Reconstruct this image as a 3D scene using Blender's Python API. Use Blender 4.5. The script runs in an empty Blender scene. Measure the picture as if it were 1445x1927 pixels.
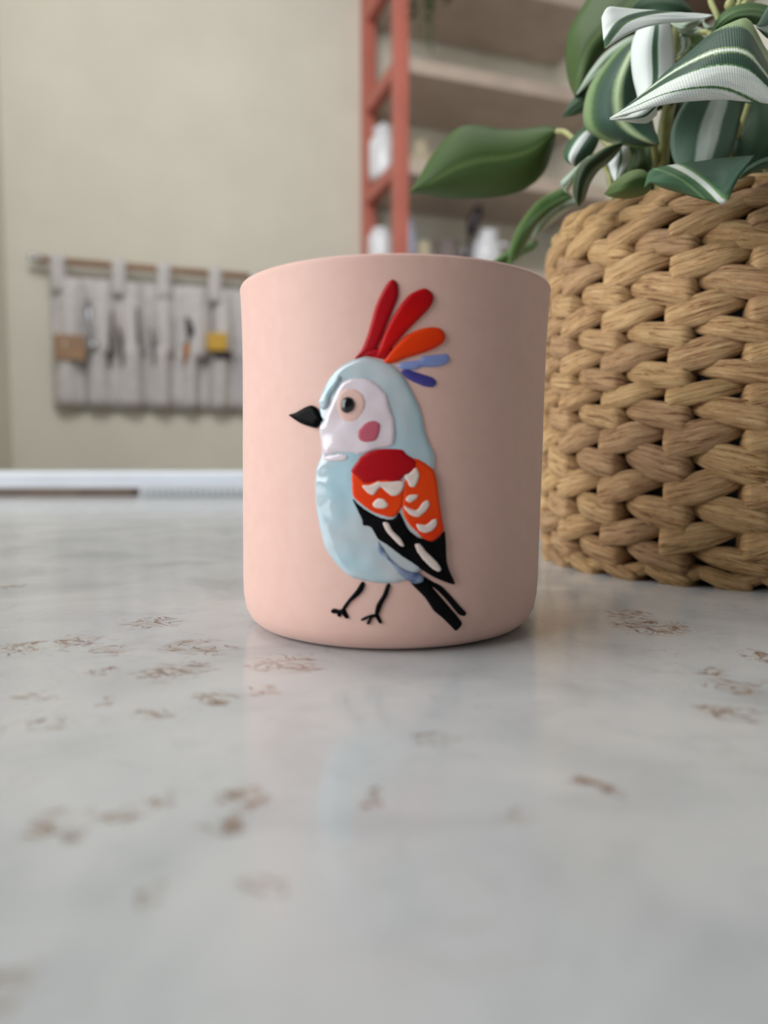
import bpy, bmesh, math, random
import numpy as np
from mathutils import Vector, geometry, noise as mnoise
C = bpy.context.scene.collection
R = math.radians
# ------------------------------------------------------------------ camera
F, HOR, EYE = 1392.0, 863.0, .043
PITCH = math.atan((963.5 - HOR) / F)
cd = bpy.data.cameras.new('camera'); cam = bpy.data.objects.new('camera', cd); C.objects.link(cam)
cam.location = (0, 0, EYE); cam.rotation_euler = (R(90) - PITCH, 0, 0)
cd.sensor_fit = 'VERTICAL'; cd.sensor_height = 9.8; cd.lens = 9.8 * F / 1927
cd.clip_start = .005; cd.clip_end = 50
cd.dof.use_dof = True; cd.dof.focus_distance = .194; cd.dof.aperture_fstop = cd.lens / 2.9
bpy.context.scene.camera = cam
# ------------------------------------------------------------------ world, light, exposure
w = bpy.data.worlds.new('world'); bpy.context.scene.world = w; w.use_nodes = True
bg = w.node_tree.nodes['Background']; bg.inputs[0].default_value = (.86, .93, 1, 1); bg.inputs[1].default_value = .10
def area(name, loc, target, sx, sy, power, col):
    l = bpy.data.lights.new(name, 'AREA'); l.shape = 'RECTANGLE'; l.size = sx; l.size_y = sy; l.energy = power; l.color = col
    o = bpy.data.objects.new(name, l); C.objects.link(o); o.location = loc
    o.rotation_euler = (Vector(target) - Vector(loc)).to_track_quat('-Z', 'Y').to_euler(); return o
area('window_light', (-1.34, -.25, .62), (0, .4, .1), 1.5, 1.15, 31, (.95, .98, 1))
area('wall_fill_light', (-.2, .5, 1.45), (-.1, 2.1, .2), 1.0, .7, 17, (1, .985, .95))  # unseen fill added above the frame to brighten the back wall, no real fitting
vs = bpy.context.scene.view_settings
vs.view_transform = 'Standard'; vs.look = 'None'; vs.gamma = 1; vs.use_curve_mapping = False; vs.exposure = 0

# ------------------------------------------------------------------ helpers
def srgb(r, g, b):
    f = lambda c: (c / 255 / 12.92) if c / 255 < .04045 else ((c / 255 + .055) / 1.055) ** 2.4
    return (f(r), f(g), f(b), 1)
def ray(px, py):
    a = (px - 722.5) / F; b = -(py - 963.5) / F; c, s = math.cos(PITCH), math.sin(PITCH)
    return Vector((a, c + b * s, -s + b * c))
def at(px, py, d):
    r = ray(px, py); return Vector((0, 0, EYE)) + r * (d / r.y)
def ground(px, py, z=0):
    r = ray(px, py); return Vector((0, 0, EYE)) + r * ((z - EYE) / r.z)
def props(o, label=None, cat=None, group=None, kind=None):
    if label: o['label'] = label
    if cat: o['category'] = cat
    if group: o['group'] = group
    if kind: o['kind'] = kind
    return o
def thing(name, loc, label, cat, group=None):
    o = bpy.data.objects.new(name, None); C.objects.link(o); o.location = loc; o.empty_display_size = .01
    return props(o, label, cat, group)
def mesh(name, verts, faces, mat, parent=None, uvs=None, smooth=True, label=None, kind=None, solid=0):
    """verts in world space; stored relative to the parent's place (or the first centre when top-level)"""
    verts = [Vector(v) for v in verts]
    if parent is None:
        o0 = Vector((sum(v.x for v in verts), sum(v.y for v in verts), 0)) / len(verts); o0.z = min(v.z for v in verts)
        org = o0
    else:
        org = Vector(parent.location); p = parent.parent
        while p: org = org + Vector(p.location); p = p.parent
    me = bpy.data.meshes.new(name); me.from_pydata([v - org for v in verts], [], faces)
    if uvs:
        ul = me.uv_layers.new(name='UVMap')
        for lp in me.loops: ul.data[lp.index].uv = uvs[lp.vertex_index]
    me.materials.append(mat)
    if smooth:
        for p in me.polygons: p.use_smooth = True
    me.update(); o = bpy.data.objects.new(name, me); C.objects.link(o)
    if parent: o.parent = parent
    else: o.location = org
    if solid:
        m = o.modifiers.new('thick', 'SOLIDIFY'); m.thickness = solid; m.offset = 0
    return props(o, label, None, None, kind)
class MB:
    def __init__(s): s.v = []; s.f = []
    def add(s, v, f):
        n = len(s.v); s.v += [Vector(p) for p in v]; s.f += [tuple(i + n for i in q) for q in f]; return s
    def hexa(s, c8):
        return s.add(c8, [(0, 3, 2, 1), (4, 5, 6, 7), (0, 1, 5, 4), (1, 2, 6, 5), (2, 3, 7, 6), (3, 0, 4, 7)])
    def box(s, a, b):
        (x0, y0, z0), (x1, y1, z1) = a, b
        return s.hexa([(x0, y0, z0), (x1, y0, z0), (x1, y1, z0), (x0, y1, z0), (x0, y0, z1), (x1, y0, z1), (x1, y1, z1), (x0, y1, z1)])
    def tube(s, pts, rad, n=8, cap=True, flat=1.0):
        pts = [Vector(p) for p in pts]; rr = rad if isinstance(rad, (list, tuple)) else [rad] * len(pts)
        v = []; f = []; up = Vector((0, 0, 1))
        for i, p in enumerate(pts):
            t = (pts[min(i + 1, len(pts) - 1)] - pts[max(i - 1, 0)]).normalized()
            a = t.cross(up)
            if a.length < .05: a = t.cross(Vector((1, 0, 0)))
            a.normalize(); b = a.cross(t)
            for k in range(n):
                th = 2 * math.pi * k / n; v.append(p + (a * math.cos(th) + b * math.sin(th) * flat) * rr[i])
        for i in range(len(pts) - 1):
            for k in range(n):
                f.append((i * n + k, i * n + (k + 1) % n, (i + 1) * n + (k + 1) % n, (i + 1) * n + k))
        if cap: f.append(tuple(range(n - 1, -1, -1))); f.append(tuple((len(pts) - 1) * n + k for k in range(n)))
        return s.add(v, f)
    def lathe(s, prof, c, n=48):
        v = []; f = []
        for r, z in prof:
            for k in range(n):
                th = 2 * math.pi * k / n; v.append((c[0] + r * math.cos(th), c[1] + r * math.sin(th), c[2] + z))
        for i in range(len(prof) - 1):
            for k in range(n):
                f.append((i * n + k, i * n + (k + 1) % n, (i + 1) * n + (k + 1) % n, (i + 1) * n + k))
        f.append(tuple(range(n - 1, -1, -1))); f.append(tuple((len(prof) - 1) * n + k for k in range(n)))
        return s.add(v, f)
    def go(s, name, mat, parent=None, smooth=False, label=None, kind=None, bevel=0):
        o = mesh(name, s.v, s.f, mat, parent, smooth=smooth, label=label, kind=kind)
        if bevel:
            m = o.modifiers.new('bevel', 'BEVEL'); m.width = bevel; m.segments = 3; m.limit_method = 'ANGLE'
            for p in o.data.polygons: p.use_smooth = True
            try: o.data.set_sharp_from_angle(angle=R(40))
            except Exception: pass
        return o
# materials
class NT:
    def __init__(s, name):
        s.m = bpy.data.materials.new(name); s.m.use_nodes = True; s.n = s.m.node_tree.nodes; s.l = s.m.node_tree.links
        s.b = s.n['Principled BSDF']
    def new(s, t, **k):
        x = s.n.new(t)
        for a, v in k.items(): setattr(x, a, v)
        return x
    def link(s, a, b): s.l.new(a, b)
    def val(s, sock, v):
        if hasattr(v, 'is_output'): s.l.new(v, sock)
        else: sock.default_value = v
    def math(s, op, a, b=0., c=0., clamp=False):
        x = s.new('ShaderNodeMath', operation=op, use_clamp=clamp)
        s.val(x.inputs[0], a); s.val(x.inputs[1], b)
        if op in ('MULTIPLY_ADD', 'COMPARE', 'SMOOTH_MIN', 'SMOOTH_MAX'): s.val(x.inputs[2], c)
        return x.outputs[0]
    def noise(s, vec, scale, detail=3, rough=.5, dist=0):
        x = s.new('ShaderNodeTexNoise'); x.inputs['Scale'].default_value = scale; x.inputs['Detail'].default_value = detail
        x.inputs['Roughness'].default_value = rough; x.inputs['Distortion'].default_value = dist
        if vec is not None: s.link(vec, x.inputs['Vector'])
        return x
    def ramp(s, fac, stops, interp='LINEAR'):
        x = s.new('ShaderNodeValToRGB'); x.color_ramp.interpolation = interp; e = x.color_ramp.elements
        while len(e) > 1: e.remove(e[-1])
        for i, (p, c) in enumerate(stops):
            q = e[0] if i == 0 else e.new(p)
            q.position = p; q.color = c
        s.link(fac, x.inputs[0]); return x.outputs[0]
    def mix(s, fac, a, b, mode='MIX'):
        x = s.new('ShaderNodeMix', data_type='RGBA', blend_type=mode)
        s.val(x.inputs[0], fac); s.val(x.inputs[6], a); s.val(x.inputs[7], b); return x.outputs[2]
    def bump(s, h, strength, dist):
        x = s.new('ShaderNodeBump'); x.inputs['Strength'].default_value = strength; x.inputs['Distance'].default_value = dist
        s.link(h, x.inputs['Height']); s.link(x.outputs[0], s.b.inputs['Normal'])
    def tc(s, k='Object'): return s.new('ShaderNodeTexCoord').outputs[k]
    def mapping(s, vec, scale=(1, 1, 1)):
        x = s.new('ShaderNodeMapping'); x.inputs['Scale'].default_value = scale; s.link(vec, x.inputs[0]); return x.outputs[0]
def plain(name, rgb, rough=.5, var=.06, scale=40, coat=0, metal=0, bump=0, spec=.5):
    t = NT(name); v = t.tc(); n = t.noise(v, scale, 4)
    c = srgb(*rgb); d = tuple(max(0, x * (1 - 2 * var)) for x in c[:3]) + (1,); e = tuple(min(1, x * (1 + 2 * var)) for x in c[:3]) + (1,)
    t.link(t.ramp(n.outputs[0], [(.3, d), (.7, e)]), t.b.inputs['Base Color'])
    t.b.inputs['Roughness'].default_value = rough; t.b.inputs['Metallic'].default_value = metal
    t.b.inputs['Coat Weight'].default_value = coat; t.b.inputs['Coat Roughness'].default_value = .08
    t.b.inputs['Specular IOR Level'].default_value = spec
    if bump: t.bump(t.noise(v, scale * 3, 3).outputs[0], .3, bump)
    return t.m

# ------------------------------------------------------------------ countertop material
def counter_mat():
    t = NT('quartz'); v = t.tc()
    big = t.noise(v, 28, 5, .55, .6)
    base = t.ramp(big.outputs[0], [(.30, srgb(176, 179, 181)), (.5, srgb(194, 196, 197)), (.68, srgb(204, 204, 203))])
    grey = t.noise(t.mapping(v, (1, 1.5, 1)), 75, 4, .6, 1.2)
    base = t.mix(t.math('MULTIPLY', t.ramp(grey.outputs[0], [(.56, (0, 0, 0, 1)), (.72, (1, 1, 1, 1))]), .32), base, srgb(165, 168, 170))
    # faint hairline veins everywhere
    hv = t.noise(v, 60, 6, .62, 1.5); hl = t.math('ABSOLUTE', t.math('SUBTRACT', hv.outputs[0], .5))
    hm = t.ramp(hl, [(0, (1, 1, 1, 1)), (.018, (0, 0, 0, 1))]); pm = t.ramp(t.noise(v, 22, 3).outputs[0], [(.52, (0, 0, 0, 1)), (.66, (1, 1, 1, 1))])
    base = t.mix(t.math('MULTIPLY', t.math('MULTIPLY', hm, pm), .42), base, srgb(150, 132, 112))
    # brown veins in the places where the slab has them
    wn = t.noise(v, 190, 3, .6); off = t.new('ShaderNodeVectorMath', operation='SUBTRACT'); t.link(wn.outputs['Color'], off.inputs[0]); off.inputs[1].default_value = (.5, .5, .5)
    sc = t.new('ShaderNodeVectorMath', operation='SCALE'); t.link(off.outputs[0], sc.inputs[0]); sc.inputs['Scale'].default_value = .011
    wv = t.new('ShaderNodeVectorMath', operation='ADD'); t.link(v, wv.inputs[0]); t.link(sc.outputs[0], wv.inputs[1])
    spots = [(285,1172,38),(30,1220,38),(140,1208,32),(215,1222,28),(198,1262,22),(310,1265,42),(370,1255,30),(355,1218,40),(415,1222,22),(55,1312,28),
             (408,1312,30),(200,1322,18),(95,1360,28),(290,1345,28),(115,1550,44),(228,1535,30),(465,1500,40),(425,1548,26),(322,1500,24),(262,1700,22),(492,1675,30),
             (25,1850,40),(1225,1180,48),(1180,1155,32),(1375,1290,34),(1432,1235,28),(1345,1265,18),(1368,1345,40),(825,1390,32),(1122,1475,28),(540,1250,50),(490,1300,26),(20,1105,18),(900,1165,20),
             (975,1540,26),(690,1500,24)]
    acc = None
    for px, py, rp in spots:
        p = ground(px, py); rad = rp * p.y / F * 1.7
        d = t.new('ShaderNodeVectorMath', operation='DISTANCE'); t.link(wv.outputs[0], d.inputs[0]); d.inputs[1].default_value = (p.x, p.y, 0)
        m = t.math('SUBTRACT', 1, t.math('DIVIDE', d.outputs['Value'], rad), clamp=True)
        acc = m if acc is None else t.math('MAXIMUM', acc, m)
    vn = t.noise(t.mapping(v, (1, 1.25, 1)), 95, 5, .58, 1.6); vl = t.math('ABSOLUTE', t.math('SUBTRACT', vn.outputs[0], .5))
    wid = t.math('MULTIPLY', t.noise(v, 160, 4, .7).outputs[0], .075)
    vm = t.math('SUBTRACT', 1, t.math('DIVIDE', vl, wid), clamp=True)
    brk = t.ramp(t.noise(v, 420, 4, .7).outputs[0], [(.38, (0, 0, 0, 1)), (.55, (1, 1, 1, 1))])
    am = t.math('MULTIPLY', acc, 2.6, clamp=True)
    base = t.mix(t.math('MULTIPLY', t.math('MULTIPLY', t.math('MULTIPLY', t.math('POWER', vm, .5), am), t.math('MULTIPLY_ADD', brk, .6, .4)), 1.0), base, srgb(108, 74, 46))
    base = t.mix(t.math('MULTIPLY', t.math('MULTIPLY', am, t.ramp(t.noise(v, 260, 5, .7).outputs[0], [(.45, (0, 0, 0, 1)), (.6, (1, 1, 1, 1))])), .35), base, srgb(160, 134, 106))
    t.link(base, t.b.inputs['Base Color'])
    t.b.inputs['Roughness'].default_value = .16; t.b.inputs['IOR'].default_value = 1.52
    t.bump(t.noise(v, 900, 2).outputs[0], .05, .0002)
    return t.m
M_counter = counter_mat()
M_wall = plain('wall_paint', (215, 211, 198), .85, .02, 6)
M_floor = plain('floor_boards', (150, 135, 115), .5, .1, 8)
M_white = plain('white_gloss', (214, 219, 227), .3, .02, 20)

# ------------------------------------------------------------------ the room
WA = R(19.5); WT = Vector((math.cos(WA), math.sin(WA), 0)); WN = Vector((math.sin(WA), -math.cos(WA), 0)); W0 = Vector((-.052, 2.17, 0))
def wp(s, q, z): return W0 + WT * s + WN * q + Vector((0, 0, z))        # s along the back wall, q out of it
def wbox(mb, s0, s1, q0, q1, z0, z1):
    return mb.hexa([wp(s0, q1, z0), wp(s1, q1, z0), wp(s1, q0, z0), wp(s0, q0, z0), wp(s0, q1, z1), wp(s1, q1, z1), wp(s1, q0, z1), wp(s0, q0, z1)])
def onwall(px, py, q=0):
    r = ray(px, py); E0 = Vector((0, 0, EYE)); P = W0 + WN * q
    d = r * ((P - E0).dot(WN) / r.dot(WN)); X = E0 + d
    return (X - W0).dot(WT), X.z
ZF, ZC = -.9, 1.75
o = wbox(MB(), -.932, .66, -.1, 0, ZF, ZC).go('wall_back', M_wall); props(o, 'beige painted wall behind the counter', kind='structure')
o = wbox(MB(), .613, .70, 0, 3.4, ZF, ZC).go('wall_right', M_wall); props(o, 'beige side wall at the right end of the shelves', kind='structure')
cl = wp(-.932, 0, 0); ce = Vector((-1.18, -1.6, 0)); ld = (ce - cl).normalized(); ln = Vector((ld.y, -ld.x, 0))  # points away from the room
if ln.x > 0: ln = -ln
LL = (ce - cl).length
def lp(a, q, z): return cl + ld * a + ln * q + Vector((0, 0, z))
def lbox(mb, a0, a1, q0, q1, z0, z1):
    return mb.hexa([lp(a0, q0, z0), lp(a1, q0, z0), lp(a1, q1, z0), lp(a0, q1, z0), lp(a0, q0, z1), lp(a1, q0, z1), lp(a1, q1, z1), lp(a0, q1, z1)])
wa0, wa1, wz0, wz1 = 1.3, 2.9, .02, 1.3
mb = MB(); lbox(mb, 0, wa0, 0, .1, ZF, ZC); lbox(mb, wa1, LL, 0, .1, ZF, ZC); lbox(mb, wa0, wa1, 0, .1, ZF, wz0); lbox(mb, wa0, wa1, 0, .1, wz1, ZC)
props(mb.go('wall_left', M_wall), 'beige wall with the window left of the counter', kind='structure')
mb = MB()
for a, b, c, d in ((wa0, wa0 + .05, wz0, wz1), (wa1 - .05, wa1, wz0, wz1), (wa0, wa1, wz0, wz0 + .05), (wa0, wa1, wz1 - .05, wz1), ((wa0 + wa1) / 2 - .02, (wa0 + wa1) / 2 + .02, wz0, wz1)):
    lbox(mb, a, b, .02, .07, c, d)
props(mb.go('window_1', M_white, smooth=False), 'white window frame in the left wall', kind='structure')
props(MB().box((-1.6, -1.6, ZF - .1), (2.2, 3, ZF)).go('floor', M_floor), 'floor of the room', kind='structure')

# worktop with the cabinet under it and a low white upstand along its far edge
ct = thing('worktop', (0, .3, 0), 'pale grey marble-look stone worktop with fine brown veins', 'worktop')
ct.location = (0, 0, 0)
mesh('slab', *(lambda m: (m.v, m.f))(MB().box((-1.0, -.34, -.03), (.98, .955, 0))), M_counter, ct, smooth=False)
kb = thing('base_cabinet', (0, .3, ZF), 'white base cabinet under the stone worktop', 'cabinet')
MB().box((-.98, -.30, ZF), (.96, .90, -.0302)).go('body', M_white, kb)
for i in range(3):
    x0 = -.97 + i * .645
    dr = MB().box((x0 + .005, -.32, ZF + .1), (x0 + .640, -.30, -.05)).go('door', M_white, kb)
up = MB().box((-1.0, .905, .0002), (.98, .955, .0275)).go('trim_1', M_white, bevel=.004); props(up, 'low glossy white upstand along the far edge of the worktop', kind='structure')

# ------------------------------------------------------------------ cup
CX, CY = .0022, .1965
HT = .0856
prof_o = [(.0290, 0), (.0325, .0002), (.0348, .0010), (.0367, .0026), (.0379, .0050), (.0385, .0085), (.0387, .013), (.0388, .030), (.0389, .045), (.0389, .060), (.0390, .070), (.0392, .0765), (.0394, .081), (.0396, .0842), (.0397, .0850)]
LEAN = .016
def prof_r(z):
    for (r0, z0), (r1, z1) in zip(prof_o, prof_o[1:]):
        if z <= z1: return r0 + (r1 - r0) * (z - z0) / (z1 - z0)
    return prof_o[-1][0]
def csurf(az, z, off=0):   # az measured from the side facing the camera, positive to the right
    r = prof_r(z) + off
    return Vector((CX + LEAN * (z - .045) + r * math.sin(az), CY - r * math.cos(az), z))
tm = NT('pink_bisque'); v = tm.tc(); nn = tm.noise(v, 220, 4, .6)
tm.link(tm.ramp(nn.outputs[0], [(.3, srgb(229, 186, 172)), (.7, srgb(233, 192, 178))]), tm.b.inputs['Base Color'])
tm.b.inputs['Roughness'].default_value = .62; tm.b.inputs['Sheen Weight'].default_value = .25; tm.b.inputs['Sheen Roughness'].default_value = .4; tm.b.inputs['Specular IOR Level'].default_value = .35
tm.bump(tm.noise(v, 1500, 3).outputs[0], .12, .0002)
M_pink = tm.m
cup = thing('cup', (CX, CY, 0), 'pale pink ceramic cup with a crested bird painted on its front', 'cup')
inner = [(.0388, .0856), (.0381, .0854), (.0374, .0845), (.0369, .079), (.0366, .060), (.0362, .020), (.0350, .008), (.030, .0045), (.012, .004)]
pr = [(.010, .0008), (.028, .0008)] + prof_o + [(.0395, .0855)] + inner
mb = MB(); mb.lathe(pr, (0, 0, 0), 160)
for q in mb.v: q.x += CX + LEAN * (q.z - .045); q.y += CY
mb.go('body', M_pink, cup, smooth=True)
# the painted bird: raised glaze, each colour its own relief
def hit_cup(px, py):
    r = ray(px, py); E0 = Vector((0, 0, EYE)); z = .045
    for _ in range(6):
        rr = prof_r(max(0, min(HT, z))); cx = CX + LEAN * (z - .045)
        a = r.x ** 2 + r.y ** 2; b = -2 * (r.x * cx + r.y * CY); c = cx * cx + CY * CY - rr * rr
        t = (-b - math.sqrt(max(0, b * b - 4 * a * c))) / 2 / a; X = E0 + r * t; z = X.z
    return math.atan2(X.x - cx, CY - X.y), z
def smooth_poly(P, step):
    P = [Vector(p) for p in P]; n = len(P); out = []
    for i in range(n):
        a, b, c, d = P[i - 1], P[i], P[(i + 1) % n], P[(i + 2) % n]
        k = max(1, int((c - b).length / step))
        for j in range(k):
            t = j / k; lin = b.lerp(c, t)
            cr = .5 * ((2 * b) + (c - a) * t + (2 * a - 5 * b + 4 * c - d) * t * t + (3 * b - a - 3 * c + d) * t ** 3)
            out.append(lin.lerp(cr, .75))
    return out
def u1(L): return [(500 + x / 3.6125, 500 + y / 3.6125) for x, y in L]
def u2(L): return [(520 + x / 3.6125, 820 + y / 3.6125) for x, y in L]
def glaze(name, P, mat, base=0., h=.0004, wdt=.0008, step=.00045, label=None, parent=None, lump=0):
    Q = []
    for x, y in P:
        az, z = hit_cup(x, y); Q.append((az * .039, z))
    B = smooth_poly(Q, step); n = len(B)
    ba = np.array([(p.x, p.y) for p in B]); bn = np.roll(ba, -1, 0); e = bn - ba; L2 = np.maximum((e ** 2).sum(1), 1e-14)
    x0, y0 = ba.min(0); x1, y1 = ba.max(0); pts = []; rnd = random.Random(len(P))
    xs = np.arange(x0, x1, step); ys = np.arange(y0, y1, step * .87)
    def dist_in(p):
        ap = p - ba; tt = np.clip((ap * e).sum(1) / L2, 0, 1); d = np.sqrt(((ap - e * tt[:, None]) ** 2).sum(1)).min()
        yi, yj = ba[:, 1], bn[:, 1]; cr = (yi > p[1]) != (yj > p[1])
        xi = ba[:, 0] + (p[1] - yi) * e[:, 0] / np.where(np.abs(e[:, 1]) < 1e-12, 1e-12, e[:, 1])
        return d, bool((cr & (p[0] < xi)).sum() % 2)
    for j, yy in enumerate(ys):
        for xx in xs:
            p = np.array((xx + (step / 2 if j % 2 else 0), yy)); d, i = dist_in(p)
            if i and d > step * .35: pts.append((p[0], p[1], d))
    vs2 = [Vector((p.x, p.y)) for p in B] + [Vector((p[0], p[1])) for p in pts]; D = [0.] * n + [p[2] for p in pts]
    ov, oe, of, iv, ie, jf = geometry.delaunay_2d_cdt(vs2, [(i, (i + 1) % n) for i in range(n)], [], 1, 1e-9)
    V = []
    for p, ids in zip(ov, iv):
        d = D[ids[0]] if ids else 0.
        k = min(1, d / wdt); k = math.sqrt(max(0, 1 - (1 - k) ** 2))
        l = lump * mnoise.noise(Vector((p.x * 260, p.y * 260, len(P)))) * k
        V.append(csurf(p.x / .039, p.y, base + (h + l) * k - (.00005 if d == 0 else 0)))
    Fc = [tuple(f) for f in of]
    o = mesh(name, V, Fc, mat, parent or cup, label=label)
    # face outwards
    me = o.data; s = sum(pp.normal.y for pp in me.polygons)
    if s > 0: me.flip_normals()
    return o
def gmat(name, rgb, rgb2=None, sc=120, rough=.22, coat=.6, spec=.5):
    t = NT(name); v = t.tc(); n = t.noise(v, sc, 3, .5, .4)
    t.link(t.ramp(n.outputs[0], [(.35, srgb(*rgb)), (.65, srgb(*(rgb2 or rgb)))]), t.b.inputs['Base Color'])
    t.b.inputs['Specular IOR Level'].default_value = spec if coat > .3 else .22; t.b.inputs['Roughness'].default_value = rough; t.b.inputs['Coat Weight'].default_value = coat if coat > .14 else 0; t.b.inputs['Specular IOR Level'].default_value = .06 if max(rgb) < 20 and coat < .3 else t.b.inputs['Specular IOR Level'].default_value; t.b.inputs['Coat Roughness'].default_value = .05
    return t.m
G_blue = gmat('ice_blue_glaze', (176, 206, 216), (200, 198, 198), 55, .14, 1)
G_white = gmat('milky_glaze', (232, 220, 226), (226, 208, 212), 150, .14, 1)
G_ring = gmat('pink_ring_glaze', (226, 186, 174), None, 60, .4, .3)
G_black = gmat('black_glaze', (6, 5, 7), (10, 10, 12), 200, .35, .1)
G_eye = gmat('black_eye_glaze', (6, 5, 7), (10, 10, 12), 200, .15, .6)
G_blackm = gmat('black_underglaze', (9, 8, 10), (18, 17, 19), 200, .5, .1)
G_cheek = gmat('rose_glaze', (190, 92, 108), None, 60, .35, .3)
G_red = gmat('deep_red_glaze', (168, 0, 22), (178, 2, 12), 90, .45, .1)
G_red2 = gmat('scarlet_glaze', (176, 0, 12), (200, 6, 6), 60, .45, .1)
G_or = gmat('orange_glaze', (232, 54, 0), (240, 70, 8), 90, .45, .1)
G_lb = gmat('periwinkle_glaze', (134, 148, 205), (150, 165, 214), 90, .4, .2)
G_db = gmat('indigo_glaze', (72, 66, 142), None, 90, .4, .2)
G_cream = gmat('cream_mark', (238, 220, 210), (230, 208, 198), 200, .5, .1)
G_slate = gmat('slate_blue_glaze', (158, 170, 190), (84, 98, 138), 380, .35, .3)
G_mauve = gmat('mauve_glaze', (205, 185, 190), None, 90, .4, .3)
body = u1([(365,960),(360,930),(380,870),(430,770),(500,690),(590,640),(680,618),(800,648),(880,685),(950,765),(1010,880),(1060,1000),(1090,1150),(1150,1290),(1150,1360)]) + \
       u2([(1075,215),(1040,300),(1000,700),(990,900),(900,975),(820,998),(720,1003),(600,987),(490,952),(400,862),(330,762),(290,600),(268,470),(262,340),(272,220),(305,130)]) + u1([(375,1200),(370,1100)])
glaze('bird_body', body, G_blue, 0, .0007, .0016, .0005, 'pale ice blue glazed body of the painted bird', lump=.00018)
glaze('bird_face', u1([(420,1000),(465,900),(490,840),(530,790),(600,762),(700,770),(780,820),(830,880),(850,960),(880,1050),(885,1150),(865,1225),(760,1250),(650,1285),(520,1275),(410,1290),(385,1200),(372,1100),(400,1060)]), G_white, .00055, .0005, .0010, .00045, 'milky white face patch', lump=.00015)
glaze('bird_brow', u1([(368,930),(392,880),(440,800),(500,745),(525,760),(500,820),(462,880),(440,960),(400,985)]), G_blue, .0006, .0008, .0009, .0004, 'glossy blue brow bead above the beak', lump=.0002)
glaze('bird_throat', u1([(395,1310),(420,1290),(500,1275),(560,1280),(575,1310),(540,1330),(440,1335)]), G_white, .0005, .0005, .0007, .0004)
glaze('eye_ring', u1([(495,950),(510,880),(560,840),(620,845),(665,880),(680,940),(665,1000),(625,1050),(570,1065),(520,1030)]), G_ring, .00112, .00008, .0005, .0004, 'pink ring around the eye')
glaze('eye', u1([(525,950),(535,910),(565,894),(600,905),(615,945),(600,985),(560,1005),(530,990)]), G_eye, .0012, .0009, .0012, .0002, 'glossy black eye')
glaze('cheek', u1([(635,1130),(660,1095),(690,1068),(740,1056),(778,1080),(772,1140),(748,1188),(685,1204),(642,1180)]), G_cheek, .00116, .00008, .0004, .0004, 'rose pink cheek spot')
glaze('beak', u1([(165,1015),(210,1000),(270,965),(315,950),(350,965),(375,1000),(405,1050),(380,1070),(350,1103),(290,1090),(240,1070),(195,1040)]), G_black, .0004, .0008, .0012, .00022, 'glossy black pointed beak', lump=.0001)
glaze('crest_base', u1([(600,640),(680,585),(760,560),(860,560),(850,610),(820,640),(740,625),(670,615)]), G_red, .00005, .0006, .0008, .0004)
glaze('crest_feather', u1([(870,95),(898,130),(900,210),(870,290),(825,400),(785,500),(750,570),(690,600),(603,638),(650,575),(685,490),(712,400),(745,280),(795,170),(835,110)]), G_red, .0001, .0006, .0009, .00035, 'deep red crest feather, foremost')
glaze('crest_feather', u1([(1085,155),(1130,185),(1142,230),(1112,290),(1040,365),(965,440),(885,530),(805,620),(740,622),(775,540),(800,470),(850,370),(920,260),(980,195),(1040,165)]), G_red2, .0001, .00065, .001, .00035, 'tallest scarlet crest feather')
glaze('crest_feather', u1([(1050,432),(1130,418),(1190,430),(1222,475),(1210,520),(1150,562),(1050,600),(950,630),(870,662),(805,662),(820,615),(870,555),(955,475)]), G_or, .0001, .00065, .001, .00035, 'orange crest feather')
glaze('crest_feather', u1([(890,685),(930,655),(1040,640),(1070,615),(1160,605),(1230,600),(1252,632),(1225,670),(1150,690),(1060,690),(1020,708),(940,708)]), G_lb, .0, .00045, .0009, .00035, 'periwinkle blue crest feather')
glaze('crest_feather', u1([(918,715),(960,703),(1060,735),(1130,758),(1163,790),(1140,826),(1080,822),(1000,790),(950,760)]), G_db, .0, .00045, .0009, .00035, 'indigo crest feather')
glaze('wing_patch', u2([(515,240),(560,250),(620,300),(720,290),(800,290),(862,300),(868,400),(860,470),(838,515),(792,556),(720,545),(640,510),(562,452),(522,400)]), G_or, .0006, .0004, .0006, .0004, 'orange fore wing patch')
glaze('wing_patch', u2([(930,150),(1000,178),(1060,230),(1085,300),(1100,420),(1120,560),(1132,640),(1092,690),(1052,716),(1000,700),(932,642),(890,600),(862,540),(850,480),(856,400),(866,300),(900,240)]), G_or, .0006, .0004, .0006, .0004, 'orange hind wing patch')
glaze('wing_cap', u2([(515,238),(560,170),(575,145),(640,108),(720,90),(850,95),(880,125),(945,170),(942,212),(895,252),(850,290),(800,316),(715,303),(640,322),(598,325),(560,290)]), G_red, .00088, .0003, .0006, .0004, 'deep red shoulder of the wing')
glaze('wing_blade', u2([(515,415),(560,458),(640,518),(720,552),(790,562),(835,515),(860,560),(900,632),(960,685),(1050,720),(1100,690),(1137,645),(1146,720),(1152,850),(1172,920),(1207,1005),(1150,995),(1050,950),(950,885),(830,803),(750,742),(690,702),(640,622),(590,610),(580,560),(545,490)]), G_blackm, .0006, .0004, .0006, .0004, 'black wing tip')
for P in ([(725,587),(762,588),(790,640),(848,700),(868,748),(840,746),(785,692),(742,640)], [(935,735),(970,730),(1010,780),(1080,850),(1112,900),(1095,922),(1050,900),(990,840),(950,782)]):
    glaze('white_slot', u2(P), G_cream, .00098, .0002, .0004, .0003, 'white streak on the black wing tip')
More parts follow.
